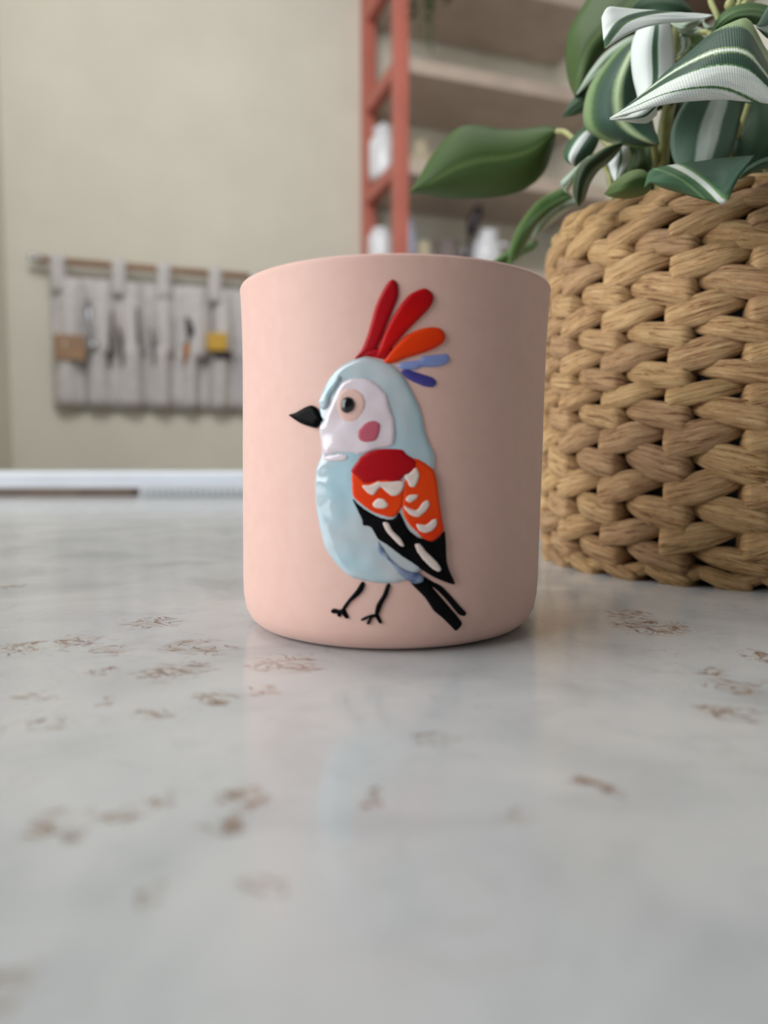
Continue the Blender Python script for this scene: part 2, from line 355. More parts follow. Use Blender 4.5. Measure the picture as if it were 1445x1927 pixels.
for P in ([(585,335),(640,332),(700,306),(715,312),(860,308),(856,370),(822,405),(782,408),(742,378),(712,350),(690,372),(662,405),(620,385)], [(862,270),(900,255),(945,212),(968,270),(940,345),(902,346),(880,300)],
          [(655,460),(690,425),(732,428),(765,470),(730,496),(670,488)], [(874,430),(902,398),(962,398),(945,432),(900,456)],
          [(860,465),(900,488),(950,500),(990,448),(1025,435),(1036,470),(1010,512),(960,552),(910,540),(872,502)], [(945,596),(1010,600),(1050,568),(1082,562),(1082,602),(1050,645),(1000,660),(960,640)]):
    glaze('white_mark', u2(P), G_cream, .00095, .00025, .0004, .0003)
glaze('rump', u2([(680,720),(700,710),(750,790),(800,850),(870,900),(990,945),(992,990),(940,1005),(880,975),(820,930),(770,860),(700,800)]), G_slate, .0005, .0005, .0006, .0004, 'smudged slate blue rump')
glaze('tail_feather', u2([(905,985),(1000,962),(1060,1030),(1130,1110),(1190,1180),(1240,1240),(1262,1275),(1250,1300),(1220,1326),(1190,1300),(1130,1240),(1070,1190),(1030,1130),(1000,1090)]), G_blackm, .0001, .0004, .0006, .0004, 'broad black tail feather')
glaze('tail_feather', u2([(1000,955),(1060,990),(1120,1020),(1180,1080),(1250,1160),(1292,1205),(1280,1226),(1240,1216),(1200,1170),(1150,1110),(1080,1040),(1030,1010)]), G_blackm, .0001, .0004, .0006, .0004, 'narrow black tail feather')
glaze('bird_leg', u2([(578,995),(602,1000),(592,1045),(560,1085),(505,1130),(468,1180),(450,1168),(490,1112),(542,1050)]), G_black, .0001, .0005, .0004, .0002)
glaze('bird_leg', u2([(750,1010),(775,1010),(757,1080),(725,1140),(692,1218),(668,1220),(680,1150),(722,1080)]), G_black, .0001, .0005, .0004, .0002)
glaze('bird_foot', u2([(370,1190),(392,1174),(430,1182),(462,1170),(478,1200),(495,1238),(468,1240),(446,1210),(436,1232),(418,1228),(412,1208),(385,1208)]), G_black, .0001, .0005, .0004, .0002)
glaze('bird_foot', u2([(572,1250),(600,1232),(645,1215),(692,1212),(706,1240),(718,1272),(700,1276),(672,1235),(652,1240),(632,1280),(612,1278),(632,1238),(600,1252),(578,1258)]), G_black, .0001, .0005, .0004, .0002)

# ------------------------------------------------------------------ woven basket
BX, BY, BR = .146, .310, .0745
bk = thing('woven_basket', (BX, BY, 0), 'round basket woven from tan water hyacinth holding the artificial plant', 'basket')
def strand_mat(name, a, b, c):
    t = NT(name); uv = t.tc('UV'); oi = t.new('ShaderNodeObjectInfo')
    ad = t.new('ShaderNodeVectorMath', operation='ADD'); t.link(uv, ad.inputs[0])
    cb = t.new('ShaderNodeCombineXYZ'); t.link(t.math('MULTIPLY', oi.outputs['Random'], 37.), cb.inputs[2]); t.link(cb.outputs[0], ad.inputs[1])
    fib = t.noise(t.mapping(ad.outputs[0], (.6, 9, 1)), 3.0, 6, .68, .5)
    fine = t.noise(t.mapping(ad.outputs[0], (.8, 26, 1)), 4, 3, .6, .2)
    col = t.ramp(fib.outputs[0], [(.34, srgb(*a)), (.45, srgb(*b)), (.66, srgb(*c))])
    tint = t.ramp(oi.outputs['Random'], [(0, (.74, .68, .70, 1)), (.35, (.92, .86, .80, 1)), (.7, (.98, .95, .88, 1)), (1, (1.0, .98, .86, 1))])
    col = t.mix(1., col, tint, 'MULTIPLY')
    t.link(col, t.b.inputs['Base Color']); t.b.inputs['Roughness'].default_value = .5; t.b.inputs['Specular IOR Level'].default_value = .35
    t.bump(t.math('ADD', t.math('MULTIPLY', fib.outputs[0], 1.0), t.math('MULTIPLY', fine.outputs[0], .35)), 1.0, .0016)
    return t.m
M_st = strand_mat('hyacinth_fibre', (128, 88, 54), (212, 170, 122), (242, 208, 158))
def strand_shape(kind, seed, length, hgt, thick, rad, dz=0., tilt=0.):
    """one visible weaver loop; built in the basket's polar space around az 0, returned as (az, r, z) verts, faces, uvs"""
    rn = random.Random(seed); ns, nk = 16, 22; V = []; UV = []
    ph = [rn.uniform(0, 6.28) for _ in range(4)]; fr = [rn.choice((4, 5)), 7, 9]
    for i in range(ns + 1):
        s = i / ns; se = s if kind != 'even' else 1 - s       # se=0 is the blunt end
        rise = (se - .42) * .62 * hgt + tilt * (s - .5)
        wd = (min(1, (se / .05 + .05)) ** .4) * (1 - .6 * max(0, (se - .5) / .5) ** 1.4) * (1 + .05 * math.sin(5 * s + ph[3]))
        rb = -.0036 + .0062 * min(1, se / .08) ** .6 * (1 - max(0, (se - .5) / .5) ** 2.2 * .95)
        a = (s - .5) * length
        for k in range(nk):
            th = 2 * math.pi * (k + .5) / nk + math.pi
            rg = 1 + .05 * math.sin(fr[0] * th + ph[0] + 1.2 * s) + .04 * abs(math.sin(fr[1] * .5 * th + ph[1] - 1.5 * s)) + .03 * math.sin(fr[2] * th + ph[2] + 2 * s)
            ez = math.copysign(abs(math.sin(th)) ** .9, math.sin(th)) * hgt / 2 * wd * rg
            er = math.copysign(abs(math.cos(th)) ** .6, math.cos(th)) * thick / 2 * (.55 + .45 * wd) * rg
            V.append((a / rad, rad + rb + er, dz + rise + ez)); UV.append((s * 1.6, k / nk))
    Fc = []
    for i in range(ns):
        for k in range(nk): Fc.append((i * nk + k, i * nk + (k + 1) % nk, (i + 1) * nk + (k + 1) % nk, (i + 1) * nk + k))
    Fc.append(tuple(range(nk - 1, -1, -1))); Fc.append(tuple(ns * nk + k for k in range(nk)))
    return V, Fc, UV
def pol(az, r, z): return Vector((r * math.cos(az), r * math.sin(az), z))
cache = {}
def strand_mesh(key, **k):
    if key in cache: return cache[key]
    V, Fc, UV = strand_shape(**k); me = bpy.data.meshes.new('strand'); me.from_pydata([pol(*v) for v in V], [], Fc)
    ul = me.uv_layers.new(name='UVMap')
    for lp_ in me.loops: ul.data[lp_.index].uv = UV[lp_.vertex_index]
    for p in me.polygons: p.use_smooth = True
    me.materials.append(M_st); cache[key] = me; return me
rows = [(.1136, 'even'), (.1062, 'odd'), (.0987, 'even'), (.0910, 'odd'), (.0839, 'even'), (.0770, 'odd'), (.0705, 'even'), (.0642, 'odd'), (.0575, 'even'), (.0497, 'odd'), (.0413, 'even'), (.0329, 'odd'), (.0246, 'even'), (.0168, 'odd'), (.0098, 'even')]
PER = R(18); rb = random.Random(5); rest = MB(); restuv = []
def lift(az):   # the basket sits a little higher at its left and back
    d = (math.degrees(az) + 110) % 360; d = min(d, 360 - d); return .065 * min(1, d / 75) ** 1.3
def place(me, az, z, tiltj=0, sc=1, forcerest=False):
    dd = (math.degrees(az) + 115 + 180) % 360 - 180
    z2 = z * (1 + lift(az) * (z / .13))
    if abs(dd) < 100 and not forcerest:
        o = bpy.data.objects.new('strand', me); C.objects.link(o); o.parent = bk; o.location = (0, 0, z2); o.rotation_euler = (0, 0, az)
        o.scale = (sc, 1, rb.uniform(.94, 1.06)); return
    n = len(rest.v); ca, sa = math.cos(az), math.sin(az)
    rest.v += [Vector((BX + v.co.x * ca - v.co.y * sa, BY + v.co.x * sa + v.co.y * ca, z2 + v.co.z)) for v in me.vertices]
    rest.f += [tuple(i + n for i in p.vertices) for p in me.polygons]
for ri, (z, kd) in enumerate(rows):
    hz = (rows[max(ri - 1, 0)][0] - rows[min(ri + 1, 14)][0]) / (2 if 0 < ri < 14 else 1)
    rr = BR + (.0012 * math.sin(math.pi * z / .12)) - (.0016 if ri == 0 else 0) - (.001 if z < .013 else 0)
    for k in range(20):
        az = R(-131 if kd == 'odd' else -125) + PER * k + PER / 2 + R(rb.uniform(-.7, .7))
        vr = rb.randrange(4)
        me = strand_mesh((ri, vr), kind=kd, seed=ri * 10 + vr, length=PER * rr * 1.13, hgt=hz * 1.24 * (1 + .09 * math.sin(vr * 2.1)), thick=.0046, rad=rr, tilt=rb.uniform(-.0009, .0009))
        place(me, az, z)
# big slanting shoulder loops, then two rows of the rolled rim
for (z, rr, n, hh, th, tl, ph, kd) in ((.1196, .0728, 20, .0080, .0056, .0042, -140, 'odd'), (.1252, .0708, 24, .0060, .0054, .0006, -127, 'even'), (.1296, .0676, 24, .0060, .0056, .0020, -120, 'odd'), (.1322, .0626, 22, .0062, .0060, -.0016, -117, 'even'), (.1322, .0572, 20, .0060, .0060, .0012, -110, 'odd')):
    for k in range(n):
        vr = rb.randrange(3)
        me = strand_mesh(('rim', z, vr), kind=kd, seed=int(z * 9999) + vr, length=2 * math.pi / n * rr * (1.24 if z < .121 else 1.2), hgt=hh, thick=th, rad=rr, tilt=tl)
        place(me, R(ph) + 2 * math.pi * k / n, z)
# plaited foot
for k in range(26):
    for kd, dz, dr in (('odd', .0035, 0), ('even', .0030, .0012)):
        me = strand_mesh(('foot', kd, k % 3), kind=kd, seed=700 + k % 3, length=2 * math.pi / 26 * .0715 * 1.25, hgt=.0054, thick=.0060, rad=.0712 + dr, tilt=(.0022 if kd == 'odd' else -.0030))
        place(me, 2 * math.pi * (k + (.5 if kd == 'even' else 0)) / 26, dz)
if rest.v:
    rest.go('strand_weave', M_st, bk, smooth=True, kind='stuff')
M_liner = plain('grey_liner', (74, 78, 84), .5)
MB().lathe([(.066, .002), (.0690, .004), (.0708, .02), (.0712, .06), (.0710, .110), (.0690, .121), (.0640, .128), (.057, .130), (.054, .10), (.01, .10)], (BX, BY, 0), 64).go('liner', M_liner, bk, smooth=True, label='dark grey liner showing in the gaps')
# upright stakes seen between the loops
for k in range(20):
    az = R(-131) + PER * k + R(1)
    p = MB().tube([(BX + (BR - .0022) * math.cos(az), BY + (BR - .0022) * math.sin(az), z) for z in (.003, .04, .08, .118)], .0026, 8)
    p.go('stake', M_st, bk, smooth=True)

# ------------------------------------------------------------------ artificial plant
pl = thing('artificial_plant', (BX, BY, .101), 'artificial wandering plant with striped green and white fabric leaves in the woven basket', 'plant')
M_soil = plain('dark_moss', (46, 44, 34), .9, .3, 90, bump=.002)
MB().lathe([(.01, .1005), (.053, .1005), (.053, .112), (.035, .116), (.01, .117)], (BX, BY, 0), 32).go('moss', M_soil, pl, smooth=True)
def leaf_mat(name, bands, wob=.02, mott=.25, rough=.5, rib=True):
    """bands: (position across the leaf 0..1, rgb) with soft brushed borders"""
    t = NT(name); uv = t.tc('UV'); sep = t.new('ShaderNodeSeparateXYZ'); t.link(uv, sep.inputs[0])
    n = t.noise(t.mapping(uv, (14, 9, 1)), 6, 5, .72); n2 = t.noise(t.mapping(uv, (3, 1.5, 1)), 2, 3, .5)
    u = t.math('ADD', sep.outputs[0], t.math('ADD', t.math('MULTIPLY', t.math('SUBTRACT', n.outputs[0], .5), wob * 4.5), t.math('MULTIPLY', t.math('SUBTRACT', n2.outputs[0], .5), wob * 2.5)))
    col = t.ramp(u, [(p, srgb(*c)) for p, c in bands])
    m = t.noise(t.mapping(uv, (9, 3, 1)), 3, 5, .7)
    col = t.mix(t.math('MULTIPLY', t.ramp(m.outputs[0], [(.4, (0, 0, 0, 1)), (.7, (1, 1, 1, 1))]), mott), col, t.mix(1., col, (1.3, 1.3, 1.12, 1), 'MULTIPLY'))
    t.link(col, t.b.inputs['Base Color']); t.b.inputs['Roughness'].default_value = rough; t.b.inputs['Specular IOR Level'].default_value = .3
    try:
        t.b.inputs['Subsurface Weight'].default_value = 0
    except Exception: pass
    if rib:
        wv = t.new('ShaderNodeTexWave'); wv.bands_direction = 'Y'; wv.inputs['Scale'].default_value = 26; wv.inputs['Distortion'].default_value = .4; t.link(uv, wv.inputs[0])
        t.bump(t.math('ADD', t.math('MULTIPLY', wv.outputs['Fac'], .5), t.math('MULTIPLY', m.outputs[0], .8)), .35, .0002)
    return t.m
dk, md, lt, wh, pl_ = (54, 80, 66), (66, 92, 58), (142, 164, 118), (222, 228, 224), (188, 204, 170)
gr, ol = (56, 96, 48), (54, 74, 34)
def edge(bs, s=.012):
    """list of (start, colour) -> ramp stops with soft edges"""
    out = []
    for i, (p, c) in enumerate(bs):
        if i == 0: out.append((0, c))
        else: out += [(max(0, p - s), bs[i - 1][1]), (min(1, p + s), c)]
    return out
LM = {
 'A': leaf_mat('leaf_stripe_wide', edge([(0, lt), (.05, dk), (.31, lt), (.325, wh), (.37, lt), (.385, dk), (.53, (84, 128, 74)), (.55, wh), (.86, (72, 114, 66)), (.905, wh)]), .022, .8),
 'B': leaf_mat('leaf_white_band', edge([(0, wh), (.32, (92, 134, 80)), (.36, dk), (.52, (76, 112, 60)), (.6, wh)]), .02, .3),
 'C': leaf_mat('leaf_white_mid', edge([(0, wh), (.47, (92, 134, 80)), (.49, dk), (.6, (92, 134, 80)), (.62, wh)]), .012, .1),
 'D': leaf_mat('leaf_lime_edge', [(0, (134, 156, 112)), (.10, (118, 144, 98)), (.16, md), (.24, dk), (.44, dk), (.50, lt), (.55, pl_), (.60, lt), (.66, dk), (1, dk)], .03, .3),
 'G': leaf_mat('leaf_plain', [(0, (64, 88, 40)), (.42, (58, 80, 34)), (.48, (82, 104, 54)), (.51, (78, 100, 52)), (.55, (54, 76, 32)), (1, (64, 86, 40))], .01, .25, .55),
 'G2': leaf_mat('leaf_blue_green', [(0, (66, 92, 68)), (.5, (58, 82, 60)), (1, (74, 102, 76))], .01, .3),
 'O': leaf_mat('leaf_streak', [(0, (54, 84, 66)), (.20, (60, 92, 70)), (.29, (96, 138, 88)), (.33, lt), (.38, wh), (.52, wh), (.57, lt), (.60, (80, 114, 80)), (.80, (66, 98, 72)), (.90, (112, 146, 98)), (1, (70, 104, 76))], .02, .4),
 'P': leaf_mat('leaf_olive_back', [(0, (104, 122, 74)), (.3, (70, 92, 44)), (1, (84, 102, 54))], .02, .3),
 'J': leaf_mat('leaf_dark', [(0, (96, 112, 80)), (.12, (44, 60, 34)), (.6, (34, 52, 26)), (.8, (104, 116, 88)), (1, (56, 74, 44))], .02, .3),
 'K': leaf_mat('leaf_pale_back', [(0, (176, 190, 172)), (.5, (150, 168, 148)), (1, (190, 202, 186))], .02, .2),
 'I': leaf_mat('leaf_small_white', edge([(0, (44, 88, 50)), (.22, wh), (.5, dk), (.8, (44, 80, 40))]), .012, .2),
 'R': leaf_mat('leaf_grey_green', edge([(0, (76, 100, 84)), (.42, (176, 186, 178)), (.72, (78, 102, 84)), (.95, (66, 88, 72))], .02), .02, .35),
 'T': leaf_mat('leaf_striped_green', [(0, (62, 96, 46)), (.2, (70, 104, 52)), (.3, (96, 128, 76)), (.36, (56, 88, 44)), (.55, (96, 126, 80)), (.62, (52, 82, 42)), (1, (70, 100, 56))], .01, .2),
 'L': leaf_mat('leaf_blade', [(0, (96, 124, 70)), (.15, (66, 94, 40)), (.5, (44, 72, 24)), (.7, (88, 112, 66)), (.85, (60, 84, 38)), (1, (130, 150, 110))], .01, .2),
}
for n_ in ('D', ): pass
def crv(P, n):
    P = [Vector(p) for p in P]; out = []; m = len(P) - 1
    for j in range(n + 1):
        t = j / n * m; i = min(int(t), m - 1); t -= i
        a = P[i - 1] if i else P[0] * 2 - P[1]; b = P[i]; c = P[i + 1]; d = P[i + 2] if i + 2 <= m else P[m] * 2 - P[m - 1]
        out.append(.5 * ((2 * b) + (c - a) * t + (2 * a - 5 * b + 4 * c - d) * t * t + (3 * b - a - 3 * c + d) * t ** 3))
    return out
def leaf(L, Rr, key, d0, d1=None, dl=0, dr=0, puff=.003, skew=(0, 0), label=None, n=26, nu=12, vein=True):
    """L and Rr: left and right outline from base to tip (pixel pairs with the same base-to-tip sense); d0/d1 depth at base/tip, dl/dr extra depth of the two edges"""
    d1 = d0 if d1 is None else d1
    a = crv([(x, y, 0) for x, y in L], n); b = crv([(x, y, 0) for x, y in Rr], n); V = []; UV = []; Fc = []
    ph = L[0][0] * .1
    for i in range(n + 1):
        v = i / n; dd = d0 + (d1 - d0) * v; wv = math.sin(math.pi * min(1, v * 1.0)) ** .6
        for j in range(nu + 1):
            u = j / nu; p = a[i].lerp(b[i], u)
            dep = dd + (dl * (1 - u) ** 2 + dr * u ** 2) - puff * math.sin(math.pi * u) * wv + .0012 * math.sin(v * 7 + ph + u * 3) + (.0006 * math.exp(-((u - .5) / .06) ** 2) if vein else 0)
            V.append(at(p.x, p.y, dep)); UV.append((u + skew[0] * (1 - v) + skew[1] * v, v))
    for i in range(n):
        for j in range(nu):
            k = i * (nu + 1) + j; Fc.append((k, k + 1, k + nu + 2, k + nu + 1))
    o = mesh('leaf', V, Fc, LM[key], pl, UV, label=label, solid=.0004)
    for q in o.data.uv_layers[0].data: pass
    return o
M_stem = plain('stem_plastic', (170, 172, 112), .45, .1, 120)
def stem(P, r=.0012, label=None):
    if P[-1][1] >= 305: P = list(P) + [(P[-1][0], 505, P[-1][2])]
    pts = crv([at(*p) for p in P], 18); return MB().tube(pts, r, 8).go('stem', M_stem, pl, smooth=True, label=label)
exec_leaves = True
# large back leaves
leaf([(1200,-60),(1150,-50),(1115,-15),(1088,25),(1070,60),(1065,95),(1066,130),(1072,158),(1082,181)], [(1260,-60),(1300,-20),(1270,20),(1225,52),(1185,70),(1150,88),(1125,112),(1102,148),(1082,181)], 'G', .315, .30, .01, 0, .006, label='large plain green leaf at the upper left of the plant')
leaf([(1180,30),(1195,5),(1225,-15),(1265,-12),(1290,5),(1306,28)], [(1180,32),(1205,40),(1235,42),(1260,40),(1285,36),(1306,28)], 'G2', .29, .29, label='blue green leaf behind the white banded leaf')
leaf([(1215,62),(1180,72),(1140,100),(1110,135),(1085,178)], [(1230,75),(1195,95),(1160,115),(1125,145),(1085,178)], 'K', .292, .295)
leaf([(1190,100),(1150,128),(1110,155),(1080,185),(1057,221)], [(1200,120),(1160,175),(1125,195),(1090,214),(1057,221)], 'G2', .30, .31, label='small blue green leaf tip against the shelves')
# lime edged leaf and the white one over it
leaf([(1205,70),(1170,88),(1140,118),(1112,158),(1100,195),(1098,225),(1106,246),(1132,262),(1166,272),(1205,277),(1240,272)], [(1215,70),(1212,90),(1211,115),(1210,145),(1211,170),(1214,190),(1219,210),(1225,228),(1231,244),(1237,258),(1240,272)], 'D', .272, .262, .012, 0, .007, label='curved leaf with a lime edge and pale streak')
leaf([(1218,28),(1200,55),(1189,85),(1188,118),(1192,150),(1199,178),(1204,205),(1212,232)], [(1255,28),(1264,55),(1268,85),(1269,112),(1267,145),(1252,178),(1234,205),(1212,232)], 'C', .258, .245, .004, 0, .004, label='upright white leaf with one green centre stripe')
leaf([(1232,180),(1210,200),(1190,214),(1172,222),(1148,224)], [(1236,215),(1218,231),(1200,231),(1175,227),(1148,224)], 'C', .236, .232, label='white leaf tip under the widest striped leaf')
# white banded leaf on top
leaf([(1342,29),(1312,26),(1287,25),(1262,22),(1230,20),(1195,18),(1165,15),(1143,15),(1132,34)], [(1342,29),(1318,37),(1290,41),(1262,43),(1236,46),(1210,52),(1182,64),(1160,77),(1137,92)], 'B', .236, .225, .004, -.004, .003, skew=(1.0, -.42), label='white leaf with a slanting green band at the top of the plant')
# widest leaf, right front
leaf([(1520,70),(1480,85),(1448,100),(1428,70),(1408,37),(1384,40),(1340,62),(1305,92),(1262,128),(1228,160),(1190,192),(1148,223)], [(1530,235),(1500,215),(1470,202),(1445,195),(1420,192),(1392,190),(1360,187),(1325,189),(1285,192),(1245,198),(1200,210),(1148,223)], 'A', .215, .205, .012, -.003, .006, skew=(-.42, .44), label='widest leaf striped green and white, pointing left')
# streaked leaf on the rim
leaf([(1212,352),(1216,334),(1226,320),(1252,313),(1285,308),(1318,304),(1352,299),(1385,296),(1419,293)], [(1213,353),(1226,344),(1250,354),(1280,362),(1308,371),(1336,378),(1365,382),(1386,340),(1419,293)], 'O', .232, .215, .010, 0, .004, skew=(1.75, -1.35), label='green leaf with a white streak lying on the basket rim')
leaf([(1138,365),(1150,348),(1168,332),(1188,322),(1208,320),(1222,330)], [(1138,366),(1155,371),(1178,373),(1200,370),(1218,362),(1230,345)], 'P', .245, .238, 0, 0, .006, label='olive underside of a curled leaf on the rim')
leaf([(1500,295),(1470,292),(1440,298),(1418,308),(1402,320),(1391,337)], [(1500,325),(1470,318),(1445,316),(1428,320),(1408,328),(1391,337)], 'G2', .235, .24)
# floating leaf on the left
leaf([(1048,246),(1034,237),(1005,240),(975,244),(940,243),(906,237),(868,238),(838,262),(808,300),(790,332),(771,362)], [(1048,246),(1045,268),(1036,296),(1025,322),(1004,345),(972,362),(928,371),(880,373),(840,372),(805,368),(771,362)], 'G', .325, .345, .008, .010, .004, label='broad plain green leaf reaching left in front of the shelves')
stem([(1047, 247, .325), (1062, 248, .322), (1080, 262, .315), (1110, 290, .31), (1150, 340, .31)], .0011)
# small leaves in the middle
leaf([(1125,236),(1098,242),(1078,258),(1064,280),(1062,296),(1070,306),(1083,313)], [(1128,242),(1128,258),(1122,276),(1110,295),(1100,304),(1092,310),(1083,313)], 'I', .29, .285, label='small leaf with a white stripe left of the stems')
leaf([(1168,270),(1140,278),(1116,292),(1095,306),(1083,325),(1078,350),(1081,372),(1090,388)], [(1172,272),(1160,290),(1145,306),(1125,322),(1110,345),(1104,362),(1098,378),(1090,388)], 'J', .268, .262, 0, .006, .004, label='dark curled leaf hanging to the basket rim')
leaf([(1112,292),(1092,308),(1072,326),(1053,344)], [(1100,305),(1084,325),(1077,345),(1066,364)], 'K', .275, .275)
leaf([(1150,280),(1146,300),(1148,320),(1158,345)], [(1182,275),(1186,295),(1178,315),(1160,345)], 'C', .285, .28)
leaf([(1182,275),(1184,298),(1180,320),(1180,345)], [(1212,278),(1216,300),(1208,325),(1180,345)], 'G', .29, .285)
leaf([(1192,282),(1200,300),(1200,325),(1204,345)], [(1224,275),(1228,300),(1222,325),(1204,345)], 'T', .295, .29)
# blades behind the basket, left
leaf([(1062,352),(1040,362),(1015,376),(995,398),(978,422),(965,450),(958,478),(956,505)], [(1078,374),(1060,384),(1040,396),(1020,414),(1005,432),(992,455),(976,480),(956,505)], 'L', .335, .35, .004, 0, .004, label='arching green blade leaning over the basket edge')
leaf([(1010,452),(985,460),(962,468),(940,482),(922,497),(905,510)], [(1012,462),(1000,472),(985,480),(968,492),(940,505),(905,510)], 'L', .36, .37, label='green leaf tip pointing behind the cup rim')
leaf([(1078,372),(1050,385),(1030,402),(1012,425),(1000,450)], [(1100,380),(1072,392),(1050,408),(1025,430),(1000,450)], 'K', .345, .35)
leaf([(1060,800),(1030,830),(1014,870),(1006,915),(1012,962)], [(1090,800),(1070,850),(1052,895),(1035,930),(1012,962)], 'G', .40, .395, label='green leaf hanging down behind the basket')
# dark inner leaves, right
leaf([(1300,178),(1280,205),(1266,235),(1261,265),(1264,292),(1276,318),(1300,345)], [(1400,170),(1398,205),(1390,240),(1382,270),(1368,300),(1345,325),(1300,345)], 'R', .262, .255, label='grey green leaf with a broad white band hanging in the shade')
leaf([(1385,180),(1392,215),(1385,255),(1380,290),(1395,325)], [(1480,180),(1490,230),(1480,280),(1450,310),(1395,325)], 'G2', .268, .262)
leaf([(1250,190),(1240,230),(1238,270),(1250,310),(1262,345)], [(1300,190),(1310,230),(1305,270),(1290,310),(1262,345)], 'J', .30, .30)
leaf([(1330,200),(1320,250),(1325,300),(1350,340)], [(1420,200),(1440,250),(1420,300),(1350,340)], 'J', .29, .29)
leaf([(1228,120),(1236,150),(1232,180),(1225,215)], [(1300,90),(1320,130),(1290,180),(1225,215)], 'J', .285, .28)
# deep foliage at the back of the basket
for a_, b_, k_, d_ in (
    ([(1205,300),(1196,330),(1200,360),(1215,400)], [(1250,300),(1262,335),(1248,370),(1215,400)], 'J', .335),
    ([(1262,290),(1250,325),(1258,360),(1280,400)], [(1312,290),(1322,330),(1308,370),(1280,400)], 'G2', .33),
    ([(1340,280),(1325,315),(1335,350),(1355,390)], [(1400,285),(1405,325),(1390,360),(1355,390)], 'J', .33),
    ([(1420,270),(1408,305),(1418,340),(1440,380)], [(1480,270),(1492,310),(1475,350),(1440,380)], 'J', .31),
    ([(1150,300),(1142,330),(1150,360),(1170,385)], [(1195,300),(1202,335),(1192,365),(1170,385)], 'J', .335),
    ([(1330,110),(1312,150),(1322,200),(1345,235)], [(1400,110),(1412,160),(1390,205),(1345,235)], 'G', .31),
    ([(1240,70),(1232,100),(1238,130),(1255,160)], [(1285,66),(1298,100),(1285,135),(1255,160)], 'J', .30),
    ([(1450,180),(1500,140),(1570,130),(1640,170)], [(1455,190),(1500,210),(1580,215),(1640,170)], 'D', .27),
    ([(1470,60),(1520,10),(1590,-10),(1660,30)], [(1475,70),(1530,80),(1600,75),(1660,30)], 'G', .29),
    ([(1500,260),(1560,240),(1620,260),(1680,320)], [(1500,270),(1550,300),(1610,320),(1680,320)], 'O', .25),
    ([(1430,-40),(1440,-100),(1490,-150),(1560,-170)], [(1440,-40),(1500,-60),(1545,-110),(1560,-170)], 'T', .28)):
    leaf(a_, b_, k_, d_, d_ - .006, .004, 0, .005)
stem([(1480, 60, .29), (1475, 150, .29), (1460, 250, .295), (1440, 340, .30)], .0012)
# upper right
leaf([(1500,30),(1470,20),(1440,10),(1413,6),(1388,10),(1366,20),(1350,36),(1342,55),(1338,76)], [(1500,70),(1475,62),(1450,56),(1430,48),(1412,44),(1392,44),(1372,50),(1354,62),(1338,76)], 'T', .245, .235, .006, 0, .004, label='arched green leaf with fine pale lines at the upper right')
leaf([(1470,-20),(1450,5),(1436,28),(1423,50)], [(1500,30),(1480,60),(1455,78),(1423,50)], 'R', .232, .222, label='grey green leaf cut by the right edge of the photo')
leaf([(1262,40),(1280,42),(1300,38),(1330,34)], [(1262,44),(1285,58),(1305,52),(1330,34)], 'K', .255, .25)
leaf([(1280,55),(1300,52),(1315,52),(1328,58)], [(1275,58),(1290,66),(1308,64),(1328,58)], 'K', .262, .26)
leaf([(1322,38),(1330,46),(1342,50),(1352,46)], [(1322,40),(1328,54),(1340,56),(1352,46)], 'K', .262, .26)
leaf([(1277,62),(1282,75),(1284,90),(1274,106)], [(1290,62),(1298,78),(1292,96),(1274,106)], 'K', .265, .26)
leaf([(1290,70),(1300,60),(1320,68),(1335,85),(1330,110)], [(1290,80),(1288,100),(1300,115),(1315,118),(1330,110)], 'G', .275, .27)
# stems
stem([(1334, -20, .262), (1338, 5, .26), (1346, 22, .258), (1354, 45, .256), (1356, 80, .262), (1335, 160, .275), (1310, 260, .29), (1295, 330, .30)], .00095)
stem([(1272, 40, .262), (1272, 60, .262), (1270, 85, .264), (1264, 120, .268), (1256, 180, .272), (1250, 240, .28), (1244, 310, .29), (1240, 350, .295)], .0012)
stem([(1262, 190, .285), (1256, 220, .282), (1250, 260, .282), (1246, 310, .286), (1244, 350, .29)], .0022)
stem([(1218, 215, .275), (1223, 235, .275), (1230, 265, .278), (1234, 300, .284), (1238, 345, .29)], .0013)
stem([(1338, 76, .245), (1336, 66, .25), (1328, 60, .256), (1312, 62, .26), (1296, 66, .264), (1288, 80, .27)], .0008)
stem([(1272, 118, .268), (1284, 104, .268), (1288, 92, .268), (1286, 80, .268)], .0008)
stem([(1408, 195, .258), (1398, 225, .26), (1386, 260, .264), (1374, 295, .27), (1366, 330, .28)], .0009)
stem([(1304, 262, .262), (1300, 285, .262), (1298, 305, .268), (1296, 330, .28)], .0008)
stem([(1168, 268, .285), (1150, 275, .285), (1136, 268, .288), (1128, 250, .29)], .0008)
stem([(1395, -20, .262), (1392, 0, .258), (1386, 18, .252)], .0009); stem([(1440, -20, .26), (1420, -5, .256), (1400, 8, .25)], .0011)
bud = MB(); c0 = at(1373, 10, .256)
prf = [(.0002, -.0016), (.0012, -.0012), (.0018, 0), (.0014, .0013), (.0003, .0018)]
bud.lathe(prf, c0, 14).go('bud', M_stem, pl, smooth=True, label='pale green round bud near the top edge')

